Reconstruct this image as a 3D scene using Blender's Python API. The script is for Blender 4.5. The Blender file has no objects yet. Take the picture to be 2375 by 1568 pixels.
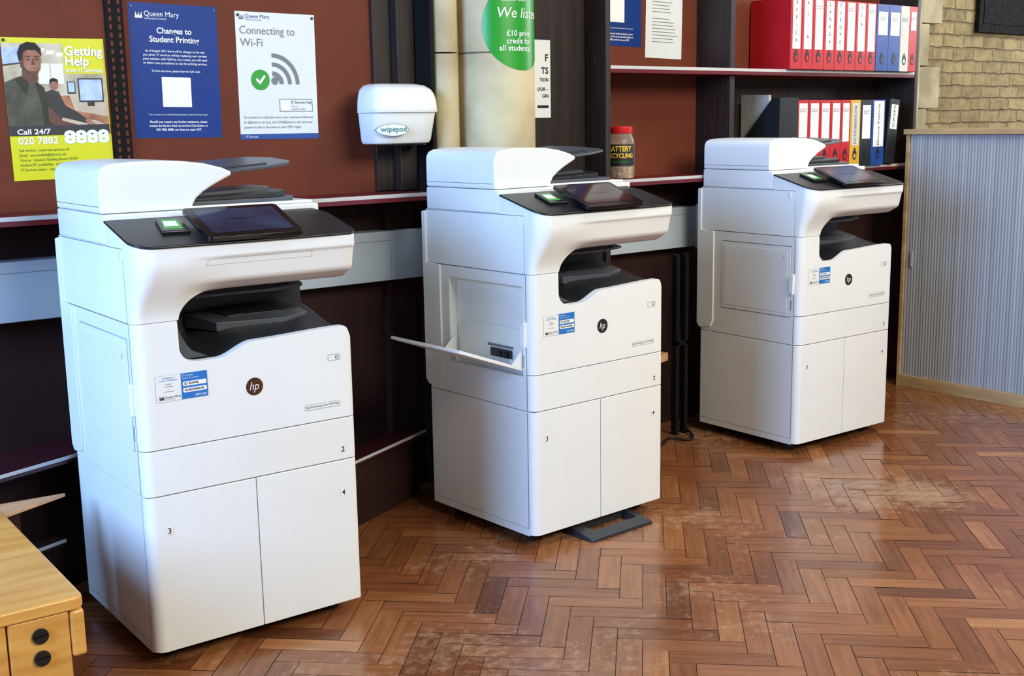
import bpy, bmesh, math, random
from mathutils import Vector, Matrix
random.seed(7)
scn=bpy.context.scene
scn.view_settings.view_transform='Standard'
scn.view_settings.look='None'

# ------------------------------------------------------------------ materials
def lin(c):
    o=[]
    for v in c[:3]:
        v/=255.0
        o.append(v/12.92 if v<=.04045 else ((v+.055)/1.055)**2.4)
    return (o[0],o[1],o[2],1)
MATS={}
def pm(name,rgb,rough=.5,var=.08,scale=8,metal=0,bump=0,coat=0,trans=0,stretch=(1,1,1),rgb2=None,spec=.5,alpha=1,detail=4):
    m=bpy.data.materials.new(name);m.use_nodes=True;nt=m.node_tree;N=nt.nodes;L=nt.links
    p=N['Principled BSDF'];p.inputs['Roughness'].default_value=rough;p.inputs['Metallic'].default_value=metal
    p.inputs['Coat Weight'].default_value=coat;p.inputs['Coat Roughness'].default_value=.1
    p.inputs['Transmission Weight'].default_value=trans;p.inputs['Specular IOR Level'].default_value=spec
    p.inputs['Alpha'].default_value=alpha
    tc=N.new('ShaderNodeTexCoord');mp=N.new('ShaderNodeMapping');mp.inputs['Scale'].default_value=stretch
    n=N.new('ShaderNodeTexNoise');n.inputs['Scale'].default_value=scale;n.inputs['Detail'].default_value=detail
    L.new(tc.outputs['Object'],mp.inputs[0]);L.new(mp.outputs[0],n.inputs['Vector'])
    cr=N.new('ShaderNodeValToRGB');L.new(n.outputs['Fac'],cr.inputs[0])
    a=lin(rgb);b=lin(rgb2) if rgb2 else tuple(min(1,v*(1+var)) for v in a[:3])+(1,)
    if not rgb2:a=tuple(v*(1-var) for v in a[:3])+(1,)
    cr.color_ramp.elements[0].position=.35;cr.color_ramp.elements[1].position=.65
    cr.color_ramp.elements[0].color=a;cr.color_ramp.elements[1].color=b
    L.new(cr.outputs[0],p.inputs['Base Color'])
    if bump:
        bn=N.new('ShaderNodeBump');bn.inputs['Strength'].default_value=bump;bn.inputs['Distance'].default_value=.01
        L.new(n.outputs['Fac'],bn.inputs['Height']);L.new(bn.outputs[0],p.inputs['Normal'])
    MATS[name]=m;return m
pm('white_plastic',(234,235,231),.36,.012,6)
pm('seam',(84,86,94),.7,.05)
pm('seam_light',(158,160,160),.6,.03)
pm('dark_plastic',(40,42,46),.38,.06,10)
pm('grey_plastic',(80,84,92),.36,.05,10)
pm('black_gloss',(14,15,18),.16,.05,10)
pm('screen_glass',(46,26,28),.06,.05,3,coat=.3)
pm('screen_reflection',(50,62,84),.10,rgb2=(28,36,54),scale=9,spec=.4)  # bluish reflection painted into the screen colour
pm('black_rubber',(18,18,18),.7,.1)
pm('panel_black',(26,27,31),.36,.05,10)
pm('print_blue',(30,112,190),.5,.02)
pm('print_white',(240,240,238),.5,.01)
pm('print_grey',(120,122,126),.5,.02)
pm('print_black',(28,26,28),.5,.02)
pm('badge_brown',(74,44,30),.3,.05)
pm('reader_green',(70,165,60),.4,.02)
pm('poster_blue',(18,54,122),.45,.05,3,spec=.25)
pm('poster_white',(224,228,226),.35,.015,3)
pm('poster_yellow',(214,210,14),.4,.04,3)
pm('poster_navy',(34,74,146),.4,.02)
pm('ink_green',(60,120,30),.5,.02)
pm('tick_green',(40,156,48),.4,.02)
pm('sign_green',(34,146,36),.35,.03,3)
pm('khaki',(58,60,46),.6,rgb2=(92,92,72),scale=14)
pm('khaki_dark',(44,44,36),.6,.1,20)
pm('skin',(136,88,68),.6,rgb2=(170,120,96),scale=22)
pm('skin_dark',(104,64,50),.6,.1,22)
pm('hair',(34,28,26),.7,.15,40)
pm('office_wall',(160,146,116),.5,rgb2=(220,210,184),scale=10)
pm('office_light',(236,230,210),.5,.03,9)
pm('office_desk',(196,176,150),.5,.08,18)
pm('office_orange',(140,84,58),.5,rgb2=(188,128,86),scale=26)
pm('office_dark',(40,42,46),.5,.2,30)
pm('office_screen',(150,172,204),.4,rgb2=(196,212,228),scale=30)
pm('board_red',(104,47,27),.7,.07,5,spec=.3)
pm('board_shaded',(42,18,14),.75,.15,5,spec=.3)  # red-brown board darkened: shade below the shelf put into the colour
pm('shelf_red',(100,22,30),.35,.08,5)
pm('shelf_dark',(56,15,22),.4,.12,5)
pm('shelf_lip',(196,194,190),.35,.04,5)
pm('dark_wood',(26,17,14),.5,rgb2=(46,29,22),scale=5,stretch=(14,14,.7))
pm('black_metal',(12,10,10),.7,.1,spec=.2)
pm('slot_black',(6,5,5),.9,.05,spec=.1)
pm('plaque_black',(15,14,14),.9,rgb2=(34,31,30),scale=40,spec=.15)
pm('trunk_white',(170,180,186),.4,.02)
pm('light_wood',(204,142,62),.35,rgb2=(226,168,84),scale=4,stretch=(1.2,9,9),coat=.3)
pm('pale_wood',(160,132,92),.45,rgb2=(184,156,112),scale=4,stretch=(6,1,6))
pm('batten_wood',(190,142,100),.5,rgb2=(210,162,118),scale=6,stretch=(1,6,6))
pm('tambour_grey',(146,150,156),.45,rgb2=(164,168,172),scale=10,stretch=(.01,3,.02))
pm('stone',(170,154,118),.88,rgb2=(206,192,154),scale=3.5,bump=.35,detail=10)
pm('stone_pale',(150,140,110),.9,rgb2=(190,180,148),scale=5,bump=.5,detail=10)
pm('stone_joint',(110,94,70),.9,.1)
pm('plaster',(50,38,32),.9,.1)
pm('lid_red',(206,32,36),.35,.03)
pm('jar_clear',(205,195,180),.08,.05,30,alpha=.25)
pm('jar_contents',(90,66,50),.5,rgb2=(214,176,116),scale=60)
pm('label_black',(24,24,30),.5,.03)
pm('label_yellow',(238,196,60),.5,.03)
pm('bin_red',(190,24,32),.4,.04,6)
pm('bin_blue',(24,68,146),.4,.04,6)
pm('bin_yellow',(214,168,40),.45,.04,6)
pm('bin_black',(24,26,28),.45,.08,6)
pm('bin_white',(206,206,196),.5,.03)
pm('teal_print',(30,120,120),.5,.02)
pm('dispenser_white',(230,232,230),.22,.01,4)
pm('cable_black',(14,14,14),.6,.05)
pm('screw_black',(22,20,20),.35,.1)
pm('paper_sheets',(176,174,166),.7,.08,60)

def brick_mat():
    m=bpy.data.materials.new('brickwork');m.use_nodes=True;nt=m.node_tree;N=nt.nodes;L=nt.links;p=N['Principled BSDF']
    p.inputs['Roughness'].default_value=.9
    tc=N.new('ShaderNodeTexCoord');sx=N.new('ShaderNodeSeparateXYZ');cx=N.new('ShaderNodeCombineXYZ')
    L.new(tc.outputs['Object'],sx.inputs[0]);L.new(sx.outputs[0],cx.inputs[0]);L.new(sx.outputs[2],cx.inputs[1])
    d=N.new('ShaderNodeTexNoise');d.inputs['Scale'].default_value=9;d.inputs['Detail'].default_value=3;L.new(tc.outputs['Object'],d.inputs['Vector'])
    vm=N.new('ShaderNodeVectorMath');vm.operation='SCALE';vm.inputs['Scale'].default_value=.03;L.new(d.outputs['Color'],vm.inputs[0])
    va=N.new('ShaderNodeVectorMath');va.operation='ADD';L.new(cx.outputs[0],va.inputs[0]);L.new(vm.outputs[0],va.inputs[1])
    b=N.new('ShaderNodeTexBrick');b.inputs['Scale'].default_value=1;b.inputs['Brick Width'].default_value=.22;b.inputs['Row Height'].default_value=.074
    b.inputs['Mortar Size'].default_value=.008;b.inputs['Mortar Smooth'].default_value=.6
    b.inputs['Color1'].default_value=lin((180,160,114));b.inputs['Color2'].default_value=lin((152,135,97));b.inputs['Mortar'].default_value=lin((140,124,90))
    L.new(va.outputs[0],b.inputs['Vector'])
    n=N.new('ShaderNodeTexNoise');n.inputs['Scale'].default_value=11;n.inputs['Detail'].default_value=10;n.inputs['Roughness'].default_value=.75;L.new(tc.outputs['Object'],n.inputs['Vector'])
    mx=N.new('ShaderNodeMix');mx.data_type='RGBA';mx.blend_type='MULTIPLY';mx.inputs[0].default_value=.75
    cr=N.new('ShaderNodeValToRGB');cr.color_ramp.elements[0].position=.36;cr.color_ramp.elements[0].color=(.42,.38,.33,1);cr.color_ramp.elements[1].position=.56
    L.new(n.outputs[0],cr.inputs[0]);L.new(b.outputs['Color'],mx.inputs[6]);L.new(cr.outputs[0],mx.inputs[7]);L.new(mx.outputs[2],p.inputs['Base Color'])
    bp_=N.new('ShaderNodeBump');bp_.inputs['Strength'].default_value=.8;bp_.inputs['Distance'].default_value=.02
    inv=N.new('ShaderNodeMath');inv.operation='SUBTRACT';L.new(n.outputs[0],inv.inputs[0]);L.new(b.outputs['Fac'],inv.inputs[1])
    L.new(inv.outputs[0],bp_.inputs['Height']);L.new(bp_.outputs[0],p.inputs['Normal'])
    MATS['brickwork']=m
brick_mat()
def floor_mat():
    m=bpy.data.materials.new('parquet');m.use_nodes=True;nt=m.node_tree;N=nt.nodes;L=nt.links;p=N['Principled BSDF']
    at=N.new('ShaderNodeAttribute');at.attribute_name='blk'
    sep=N.new('ShaderNodeSeparateColor');L.new(at.outputs['Color'],sep.inputs[0])
    cr=N.new('ShaderNodeValToRGB');e=cr.color_ramp.elements
    e[0].position=0;e[0].color=lin((104,60,37));e[1].position=1;e[1].color=lin((178,120,74))
    for pos,c in ((.25,(130,78,46)),(.55,(147,91,54)),(.8,(160,102,61))):
        k=e.new(pos);k.color=lin(c)
    L.new(sep.outputs[0],cr.inputs[0])
    uv=N.new('ShaderNodeUVMap');mp=N.new('ShaderNodeMapping');mp.inputs['Scale'].default_value=(5,60,1);L.new(uv.outputs[0],mp.inputs[0])
    g=N.new('ShaderNodeTexNoise');g.inputs['Scale'].default_value=1;g.inputs['Detail'].default_value=6;L.new(mp.outputs[0],g.inputs['Vector'])
    gr=N.new('ShaderNodeValToRGB');gr.color_ramp.elements[0].position=.3;gr.color_ramp.elements[0].color=(.6,.53,.48,1);gr.color_ramp.elements[1].position=.65
    L.new(g.outputs[0],gr.inputs[0])
    mx=N.new('ShaderNodeMix');mx.data_type='RGBA';mx.blend_type='MULTIPLY';mx.inputs[0].default_value=.75
    L.new(cr.outputs[0],mx.inputs[6]);L.new(gr.outputs[0],mx.inputs[7])
    tc=N.new('ShaderNodeTexCoord')
    ds=N.new('ShaderNodeTexNoise');ds.inputs['Scale'].default_value=1.6;ds.inputs['Detail'].default_value=8;ds.inputs['Roughness'].default_value=.65
    mo=N.new('ShaderNodeMapping');mo.inputs['Location'].default_value=(5,3,1);L.new(tc.outputs['Object'],mo.inputs[0]);L.new(mo.outputs[0],ds.inputs['Vector'])
    dr=N.new('ShaderNodeValToRGB');dr.color_ramp.elements[0].position=.36;dr.color_ramp.elements[0].color=(.66,.50,.44,1);dr.color_ramp.elements[1].position=.55;L.new(ds.outputs[0],dr.inputs[0])
    m1=N.new('ShaderNodeMix');m1.data_type='RGBA';m1.blend_type='MULTIPLY';m1.inputs[0].default_value=.6;L.new(mx.outputs[2],m1.inputs[6]);L.new(dr.outputs[0],m1.inputs[7])
    w=N.new('ShaderNodeTexNoise');w.inputs['Scale'].default_value=1.9;w.inputs['Detail'].default_value=4;L.new(tc.outputs['Object'],w.inputs['Vector'])
    w2=N.new('ShaderNodeTexNoise');w2.inputs['Scale'].default_value=26;w2.inputs['Detail'].default_value=10;w2.inputs['Roughness'].default_value=.75;L.new(tc.outputs['Object'],w2.inputs['Vector'])
    ad=N.new('ShaderNodeMath');ad.operation='ADD';L.new(w.outputs[0],ad.inputs[0]);L.new(w2.outputs[0],ad.inputs[1])
    # worn areas of the parquet, with pale floor glare painted in too
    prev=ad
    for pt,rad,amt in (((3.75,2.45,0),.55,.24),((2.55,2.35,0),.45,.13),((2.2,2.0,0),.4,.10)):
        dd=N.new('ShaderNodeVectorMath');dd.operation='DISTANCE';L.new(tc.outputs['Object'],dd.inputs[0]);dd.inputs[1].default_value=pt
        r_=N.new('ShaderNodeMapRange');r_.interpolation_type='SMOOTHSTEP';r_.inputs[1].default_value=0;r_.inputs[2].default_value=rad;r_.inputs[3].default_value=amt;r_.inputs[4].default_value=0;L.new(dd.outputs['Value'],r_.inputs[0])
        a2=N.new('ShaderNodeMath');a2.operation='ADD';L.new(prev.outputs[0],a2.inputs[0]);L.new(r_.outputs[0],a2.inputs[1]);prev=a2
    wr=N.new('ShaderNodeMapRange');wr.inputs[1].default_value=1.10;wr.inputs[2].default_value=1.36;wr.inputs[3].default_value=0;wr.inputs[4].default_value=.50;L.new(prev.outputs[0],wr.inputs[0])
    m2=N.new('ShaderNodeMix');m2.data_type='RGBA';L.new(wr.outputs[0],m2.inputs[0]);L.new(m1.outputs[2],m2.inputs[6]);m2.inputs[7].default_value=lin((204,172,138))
    L.new(m2.outputs[2],p.inputs['Base Color'])
    s=N.new('ShaderNodeTexNoise');s.inputs['Scale'].default_value=6;s.inputs['Detail'].default_value=9;L.new(tc.outputs['Object'],s.inputs['Vector'])
    mr=N.new('ShaderNodeMapRange');mr.inputs[1].default_value=.3;mr.inputs[2].default_value=.7;mr.inputs[3].default_value=.10;mr.inputs[4].default_value=.32
    L.new(s.outputs[0],mr.inputs[0]);L.new(mr.outputs[0],p.inputs['Roughness'])
    b=N.new('ShaderNodeBump');b.inputs['Strength'].default_value=.2;b.inputs['Distance'].default_value=.004;L.new(g.outputs[0],b.inputs['Height']);L.new(b.outputs[0],p.inputs['Normal'])
    MATS['parquet']=m
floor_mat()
pm('floor_joint',(20,12,8),.8,.1)

# ------------------------------------------------------------------ mesh builder
TC={}
def text_mesh(s,bold,shear):
    k=(s,bold,shear)
    if k in TC:return TC[k]
    c=bpy.data.curves.new('t','FONT');c.body=s;c.size=1;c.offset=bold;c.shear=shear;c.resolution_u=3
    o=bpy.data.objects.new('t',c);scn.collection.objects.link(o)
    me=bpy.data.meshes.new_from_object(o.evaluated_get(bpy.context.evaluated_depsgraph_get()))
    v=[(a.co.x,a.co.y) for a in me.vertices];f=[tuple(p.vertices) for p in me.polygons]
    bpy.data.objects.remove(o);bpy.data.meshes.remove(me);bpy.data.curves.remove(c)
    x0=min([a[0] for a in v] or [0]);x1=max([a[0] for a in v] or [0])
    TC[k]=(v,f,x0,x1);return TC[k]
class B:
    def __init__(s):s.v=[];s.f=[];s.m=[];s.names=[];s.uv=None
    def mi(s,n):
        if n not in s.names:s.names.append(n)
        return s.names.index(n)
    def add(s,vs,fs,mat):
        o=len(s.v);s.v+=[tuple(x) for x in vs];i=s.mi(mat)
        for f in fs:s.f.append(tuple(a+o for a in f));s.m.append(i)
    def box(s,x0,x1,y0,y1,z0,z1,mat):
        s.prism([(x0,y0),(x1,y0),(x1,y1),(x0,y1)],'z',z0,z1,mat)
    def prism(s,pts,ax,lo,hi,mat,topmat=None):
        n=len(pts);P=[]
        for w in (lo,hi):
            for a,b in pts:
                h=w(a,b) if callable(w) else w
                P.append((a,b,h) if ax=='z' else (a,h,b) if ax=='y' else (h,a,b))
        o=len(s.v)
        s.add(P,[tuple(range(n))[::-1]]+[(i,(i+1)%n,n+(i+1)%n,n+i) for i in range(n)],mat)
        s.f.append(tuple(o+n+i for i in range(n)));s.m.append(s.mi(topmat or mat))
    def loft(s,rings,mat,cap0=True,cap1=True):
        n=len(rings[0]);P=[p for r in rings for p in r];F=[]
        for k in range(len(rings)-1):
            for i in range(n):F.append((k*n+i,k*n+(i+1)%n,(k+1)*n+(i+1)%n,(k+1)*n+i))
        if cap0:F.append(tuple(range(n))[::-1])
        if cap1:F.append(tuple((len(rings)-1)*n+i for i in range(n)))
        s.add(P,F,mat)
    def cyl(s,c,r,h,mat,ax='z',n=32,r2=None):
        r2=r if r2 is None else r2;R=[]
        for rr,t in ((r,0),(r2,h)):
            ring=[]
            for i in range(n):
                a=2*math.pi*i/n;x,y=rr*math.cos(a),rr*math.sin(a)
                ring.append((c[0]+x,c[1]+y,c[2]+t) if ax=='z' else (c[0]+x,c[1]+t,c[2]+y) if ax=='y' else (c[0]+t,c[1]+x,c[2]+y))
            R.append(ring)
        s.loft(R,mat)
    def flat(s,pts,mp,off,mat):
        s.add([mp(a,b,off) for a,b in pts],[tuple(range(len(pts)))],mat)
    def rect(s,x0,y0,x1,y1,mp,off,mat):s.flat([(x0,y0),(x1,y0),(x1,y1),(x0,y1)],mp,off,mat)
    def frame(s,x0,y0,x1,y1,t,mp,off,mat):
        s.rect(x0,y0,x1,y0+t,mp,off,mat);s.rect(x0,y1-t,x1,y1,mp,off,mat);s.rect(x0,y0+t,x0+t,y1-t,mp,off,mat);s.rect(x1-t,y0+t,x1,y1-t,mp,off,mat)
    def disc(s,cx,cy,rx,ry,mp,off,mat,n=40):
        s.flat([(cx+rx*math.cos(2*math.pi*i/n),cy+ry*math.sin(2*math.pi*i/n)) for i in range(n)],mp,off,mat)
    def text(s,t,x,y,h,mp,off,mat,al='L',bold=0.0,w=None,shear=0.0,rot=0):
        v,f,x0,x1=text_mesh(t,bold,shear);k=h/.7;kx=k
        if w:kx=w/(x1-x0)
        W=(x1-x0)*kx;ox={'L':0,'C':-W/2,'R':-W}[al]
        ca,sa=math.cos(rot),math.sin(rot);P=[]
        for a,b in v:
            X=(a-x0)*kx+ox;Y=b*k
            P.append(mp(x+X*ca-Y*sa,y+X*sa+Y*ca,off))
        s.add(P,f,mat)
    def build(s,name,parent=None,bevel=0,seg=2,angle=35,loc=(0,0,0),rot=(0,0,0),smooth=True,recalc=True,bang=40):
        me=bpy.data.meshes.new(name);me.from_pydata(s.v,[],s.f)
        for n in s.names:me.materials.append(MATS[n])
        for p,i in zip(me.polygons,s.m):p.material_index=i
        if recalc:
            bm=bmesh.new();bm.from_mesh(me);bmesh.ops.recalc_face_normals(bm,faces=bm.faces);bm.to_mesh(me);bm.free()
        if smooth:
            me.polygons.foreach_set('use_smooth',[True]*len(me.polygons));me.set_sharp_from_angle(angle=math.radians(angle))
        me.update()
        o=bpy.data.objects.new(name,me);scn.collection.objects.link(o);o.location=loc;o.rotation_euler=rot
        if parent:o.parent=parent
        if bevel:
            md=o.modifiers.new('bevel','BEVEL');md.width=bevel;md.segments=seg;md.limit_method='ANGLE';md.angle_limit=math.radians(bang);md.harden_normals=True
        return o
def top(o,label,cat,group=None,kind=None):
    o['label']=label;o['category']=cat
    if group:o['group']=group
    if kind:o['kind']=kind
    return o
def empty(name,loc,rz=0):
    o=bpy.data.objects.new(name,None);scn.collection.objects.link(o);o.location=loc;o.rotation_euler=(0,0,rz);o.empty_display_size=.1;return o
def arc(cx,cy,r,a0,a1,n=8):
    return [(cx+r*math.cos(math.radians(a0+(a1-a0)*i/n)),cy+r*math.sin(math.radians(a0+(a1-a0)*i/n))) for i in range(n+1)]
def sm(t):
    t=max(0,min(1,t));return t*t*(3-2*t)
def rrect(x0,x1,y0,y1,r,n=6):
    return arc(x1-r,y1-r,r,0,90,n)+arc(x0+r,y1-r,r,90,180,n)+arc(x0+r,y0+r,r,180,270,n)+arc(x1-r,y0+r,r,270,360,n)

# ------------------------------------------------------------------ printer
fm=lambda a,b,o:(a,-o,b)              # front plane map (local)
smap=lambda a,b,o:(-o,-a,b)           # left side map: a = -v
def shell(cols,nz,vf,vb,b,mat):
    nc=len(cols);P=[];idx=lambda i,j:i*(nz+1)+j
    for u,zl,zh in cols:
        for j in range(nz+1):
            z=zl+(zh-zl)*j/nz;P.append((u,vf(u,z),z))
    F=[(idx(i,j),idx(i+1,j),idx(i+1,j+1),idx(i,j+1)) for i in range(nc-1) for j in range(nz)]
    loop=[idx(i,0) for i in range(nc)]+[idx(nc-1,j) for j in range(1,nz+1)]+[idx(i,nz) for i in range(nc-2,-1,-1)]+[idx(0,j) for j in range(nz-1,0,-1)]
    o=len(P);n=len(loop)
    for k in loop:P.append((P[k][0],vb,P[k][2]))
    for k in range(n):F.append((loop[k],loop[(k+1)%n],o+(k+1)%n,o+k))
    F.append(tuple(o+k for k in range(n)))
    b.add(P,F,mat)
RC=.028
def wrap_front(b,z0,z1,u1,mat,v1=.03,ur=.012,u0=0.0,left=True):
    pts=[]
    if left:pts+=[(0,v1)]+[(RC-RC*math.sin(math.radians(a)),RC-RC*math.cos(math.radians(a))) for a in (90,75,60,45,30,15,0)][0:]
    else:pts+=[(u0,v1),(u0,0)]
    if ur:pts+=[(u1-ur,0)]+[(u1-ur+ur*math.sin(math.radians(a)),ur-ur*math.cos(math.radians(a))) for a in (22,45,67,90)]+[(u1,v1)]
    else:pts+=[(u1,0),(u1,v1)]
    b.prism(pts,'z',z0,z1,mat)
Z2,Z3,Z4,D=.4588,.5781,.9001,.545
root=empty('multifunction_printer',(1.0421,2.7835,0),-.0291)
parts=[]
def P(o,par=None):
    o.parent=par or root;parts.append(o);return o
# stand
b=B();b.box(0,.6,.0306,D,.04,Z2-.002,'white_plastic')
b.rect(-D,.066,-.031,.0675,smap,.0006,'seam_light')
b.rect(-.0312,.066,-.0300,Z2-.004,smap,.0008,'seam')
stand=P(b.build('cabinet_stand',bevel=.002));
b=B();b.box(.010,.590,.012,D-.004,Z2-.006,Z2+.004,'seam');P(b.build('inner_frame'))
b=B();b.box(.03,.57,.04,D-.03,.028,.042,'black_rubber');P(b.build('underframe'))
for (cu,cv) in ((.06,.08),(.54,.08),(.06,D-.07),(.54,D-.07)):
    b=B();b.cyl((cu-.012,cv,.022),.022,.024,'black_rubber','x',20);b.box(cu-.016,cu+.016,cv-.012,cv+.012,.026,.04,'black_rubber');P(b.build('caster'))
b=B();wrap_front(b,.045,Z2-.002,.2965,'white_plastic',ur=0);d1=P(b.build('cabinet_door',bevel=.0015,seg=2))
b=B();wrap_front(b,.045,Z2-.002,.6,'white_plastic',left=False,u0=.299);d2=P(b.build('cabinet_door',bevel=.0015))
b=B();wrap_front(b,Z2+.001,Z3-.002,.6,'white_plastic');tr=P(b.build('paper_tray',bevel=.0015))
for t,x,z,par in (('3',.055,.366,d1),('4',.554,.366,d2),('2',.558,.489,tr)):
    b=B();b.rect(x-.009,z-.011,x+.009,z+.011,fm,.0008,'print_white') if t!='2' else None
    b.text(t,x,z-.0075,.015,fm,.0014,'print_black','C',bold=.01);P(b.build('number_label',smooth=False),par)
# main body block
b=B()
b.box(.032,.6,.031,D,Z2,.775,'white_plastic')
b.box(.032,.112,.031,.30,.775,Z4-.0015,'white_plastic')
b.box(.032,.6,.30,D,.775,Z4-.0015,'white_plastic')
mb=P(b.build('main_body',bevel=.002))
# side frame with hole
b=B();o_=[(.031,Z2+.0005),(D,Z2+.0005),(D,Z4-.0015),(.031,Z4-.0015)];i_=[(.048,.570),(.425,.570),(.425,.860),(.048,.860)]
V=[(0,a,c) for a,c in o_]+[(0,a,c) for a,c in i_]+[(.032,a,c) for a,c in o_]+[(.032,a,c) for a,c in i_];F=[]
for k in range(4):
    n=(k+1)%4;F+=[(k,n,4+n,4+k),(8+k,8+n,12+n,12+k),(k,n,8+n,8+k),(4+k,4+n,12+n,12+k)]
b.add(V,F,'white_plastic');b.rect(-.0312,Z2+.003,-.0300,Z4-.004,smap,.0008,'seam');P(b.build('side_panel',bevel=.0012))
# side door, origin at hinge z=.590
HZ=.590
b=B();b.prism(rrect(.0508,.4222,.5728-HZ,.8572-HZ,.006,3),'x',-.002,.008,'white_plastic')
b.prism(rrect(.066,.408,.588-HZ,.842-HZ,.005,3),'x',-.0032,-.002,'white_plastic')
b.text('1',-.085,.805-HZ,.014,smap,.0042,'print_grey','C')
sd=P(b.build('side_access_door',bevel=.0012,loc=(0,0,HZ)))
# side grips
b=B();b.prism([(.030,.665),(.050,.675),(.052,.735),(.040,.748),(.028,.748)],'x',-.011,.002,'white_plastic');b.rect(-.050,.60,-.042,.640,smap,.0007,'seam_light')
P(b.build('side_grip',bevel=.003))
# rear cover
b=B();b.prism([(D-.075,Z2+.05),(D-.06,Z2+.02),(D+.005,Z2+.01),(D+.022,Z2+.03),(D+.022,1.075),(D-.0,1.078),(D-.0,Z4),(D-.075,Z4-.002)],'x',-.006,.606,'white_plastic')
P(b.build('rear_cover',bevel=.004))
# front cover
cols=[]
us=[0,.0007,.002,.004,.007,.011,.016,.022,.028,.04,.06,.09,.108,.1115]
for u in us:cols.append((u,Z3+.001,Z4-.0015))
cols.append((.1125,Z3+.001,.838))
for a in (190,200,215,230,245,258):
    cols.append((.152+.04*math.cos(math.radians(a)),Z3+.001,.832+.04*math.sin(math.radians(a))))
def ztop(u):
    return .790+.033*sm((u-.215)/.10)+.009*sm((u-.3)/.28)
for i in range(36):
    u=.16+i*(.578-.16)/35;cols.append((u,Z3+.001,ztop(u)))
for u,z in ((.584,.828),(.588,.822),(.592,.812),(.596,.804),(.5985,.799),(.6,.795)):cols.append((u,Z3+.001,z))
def vfc(u,z):
    v=0
    if u<RC:v=RC-math.sqrt(max(0,RC*RC-(RC-u)**2))
    if u>.588:v=.012-math.sqrt(max(0,.012**2-(u-.588)**2))
    return v
b=B();shell(cols,4,vfc,.03,b,'white_plastic');fc=P(b.build('front_cover',bevel=.0025,seg=2,bang=50))
# front cover details
b=B();b.frame(.524,.741,.561,.758,.0009,fm,.0008,'print_grey');b.disc(.551,.7495,.0048,.0048,fm,.001,'grey_plastic',20);b.disc(.551,.7495,.0028,.0028,fm,.0014,'print_white',20);P(b.build('power_button',smooth=False),fc)
b=B();b.rect(.449,.614,.554,.629,fm,.0006,'white_plastic');b.frame(.449,.614,.554,.629,.0007,fm,.0010,'print_grey');b.text('PageWide Managed Color MFP E77660',.5015,.6195,.0050,fm,.0012,'print_black','C',w=.098);P(b.build('model_plate',smooth=False),fc)
b=B();b.cyl((.307,-.001,.703),.0235,.0012,'badge_brown','y',40)
b.text('hp',.306,.6945,.0215,fm,.0016,'print_white','C',shear=.28,w=.026,bold=-.005);lg=P(b.build('logo_badge',smooth=False),fc)
# output bay lining + tray
b=B();b.box(.112,.1145,.032,.30,.775,.9,'dark_plastic');b.box(.112,.598,.292,.30,.775,.964,'dark_plastic')
b.prism([(.116,.79),(.116,.9),(.125,.935),(.16,.965),(.20,.967),(.17,.93),(.15,.88),(.146,.80)],'y',.12,.292,'grey_plastic')
rg_=[]
for k in range(9):
    t=k/8;z=.790+.15*t;u=.118+.085*(1-math.sqrt(max(0,1-(1-t)**2)))
    rg_.append((u,z))
pts=[(.1150,.79)]+[(.1150,.94)]+[(u+.004,z) for u,z in rg_[::-1]]
b.prism(pts,'y',.05,.115,'grey_plastic')
P(b.build('output_bay_lining'))
b=B();nu,nv=30,14;V=[]
for i in range(nu+1):
    for j in range(nv+1):
        u=.115+(.596-.115)*i/nu;v=.031+(.292-.031)*j/nv
        z=min(ztop(u),.832)-.004+.05*sm((v-.02)/.27)*(0.4+.6*sm((u-.15)/.3))
        if u>.56:z-=.03*((u-.56)/.036)**2
        V.append((u,v,z))
F=[(i*(nv+1)+j,(i+1)*(nv+1)+j,(i+1)*(nv+1)+j+1,i*(nv+1)+j+1) for i in range(nu) for j in range(nv)]
o0=len(V);rim=[i*(nv+1) for i in range(nu+1)]+[nu*(nv+1)+j for j in range(1,nv+1)]+[i*(nv+1)+nv for i in range(nu-1,-1,-1)]+[j for j in range(nv-1,0,-1)]
for k in rim:V.append((V[k][0],V[k][1],.774))
n=len(rim)
for k in range(n):F.append((rim[k],rim[(k+1)%n],o0+(k+1)%n,o0+k))
F.append(tuple(o0+k for k in range(n)));b.add(V,F,'dark_plastic')
b.prism([(.28,.16),(.46,.125),(.545,.15),(.555,.285),(.24,.285)],'z',.83,lambda a,c:.8455+.13*(c-.1)+.02*(a-.24),'grey_plastic')
b.prism([(.33,.20),(.50,.18),(.525,.285),(.30,.285)],'z',.85,lambda a,c:.850+.13*(c-.1)+.02*(a-.24),'dark_plastic')
P(b.build('output_tray',bevel=.002))
b=B();b.prism([(.14,.10),(.42,.085),(.52,.12),(.57,.28),(.14,.285)],'z',.935,.945,'grey_plastic');b.prism([(.14,.09),(.40,.08),(.48,.12),(.52,.28),(.14,.285)],'z',.945,.966,'black_rubber')
P(b.build('paper_guide',bevel=.003))
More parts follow.
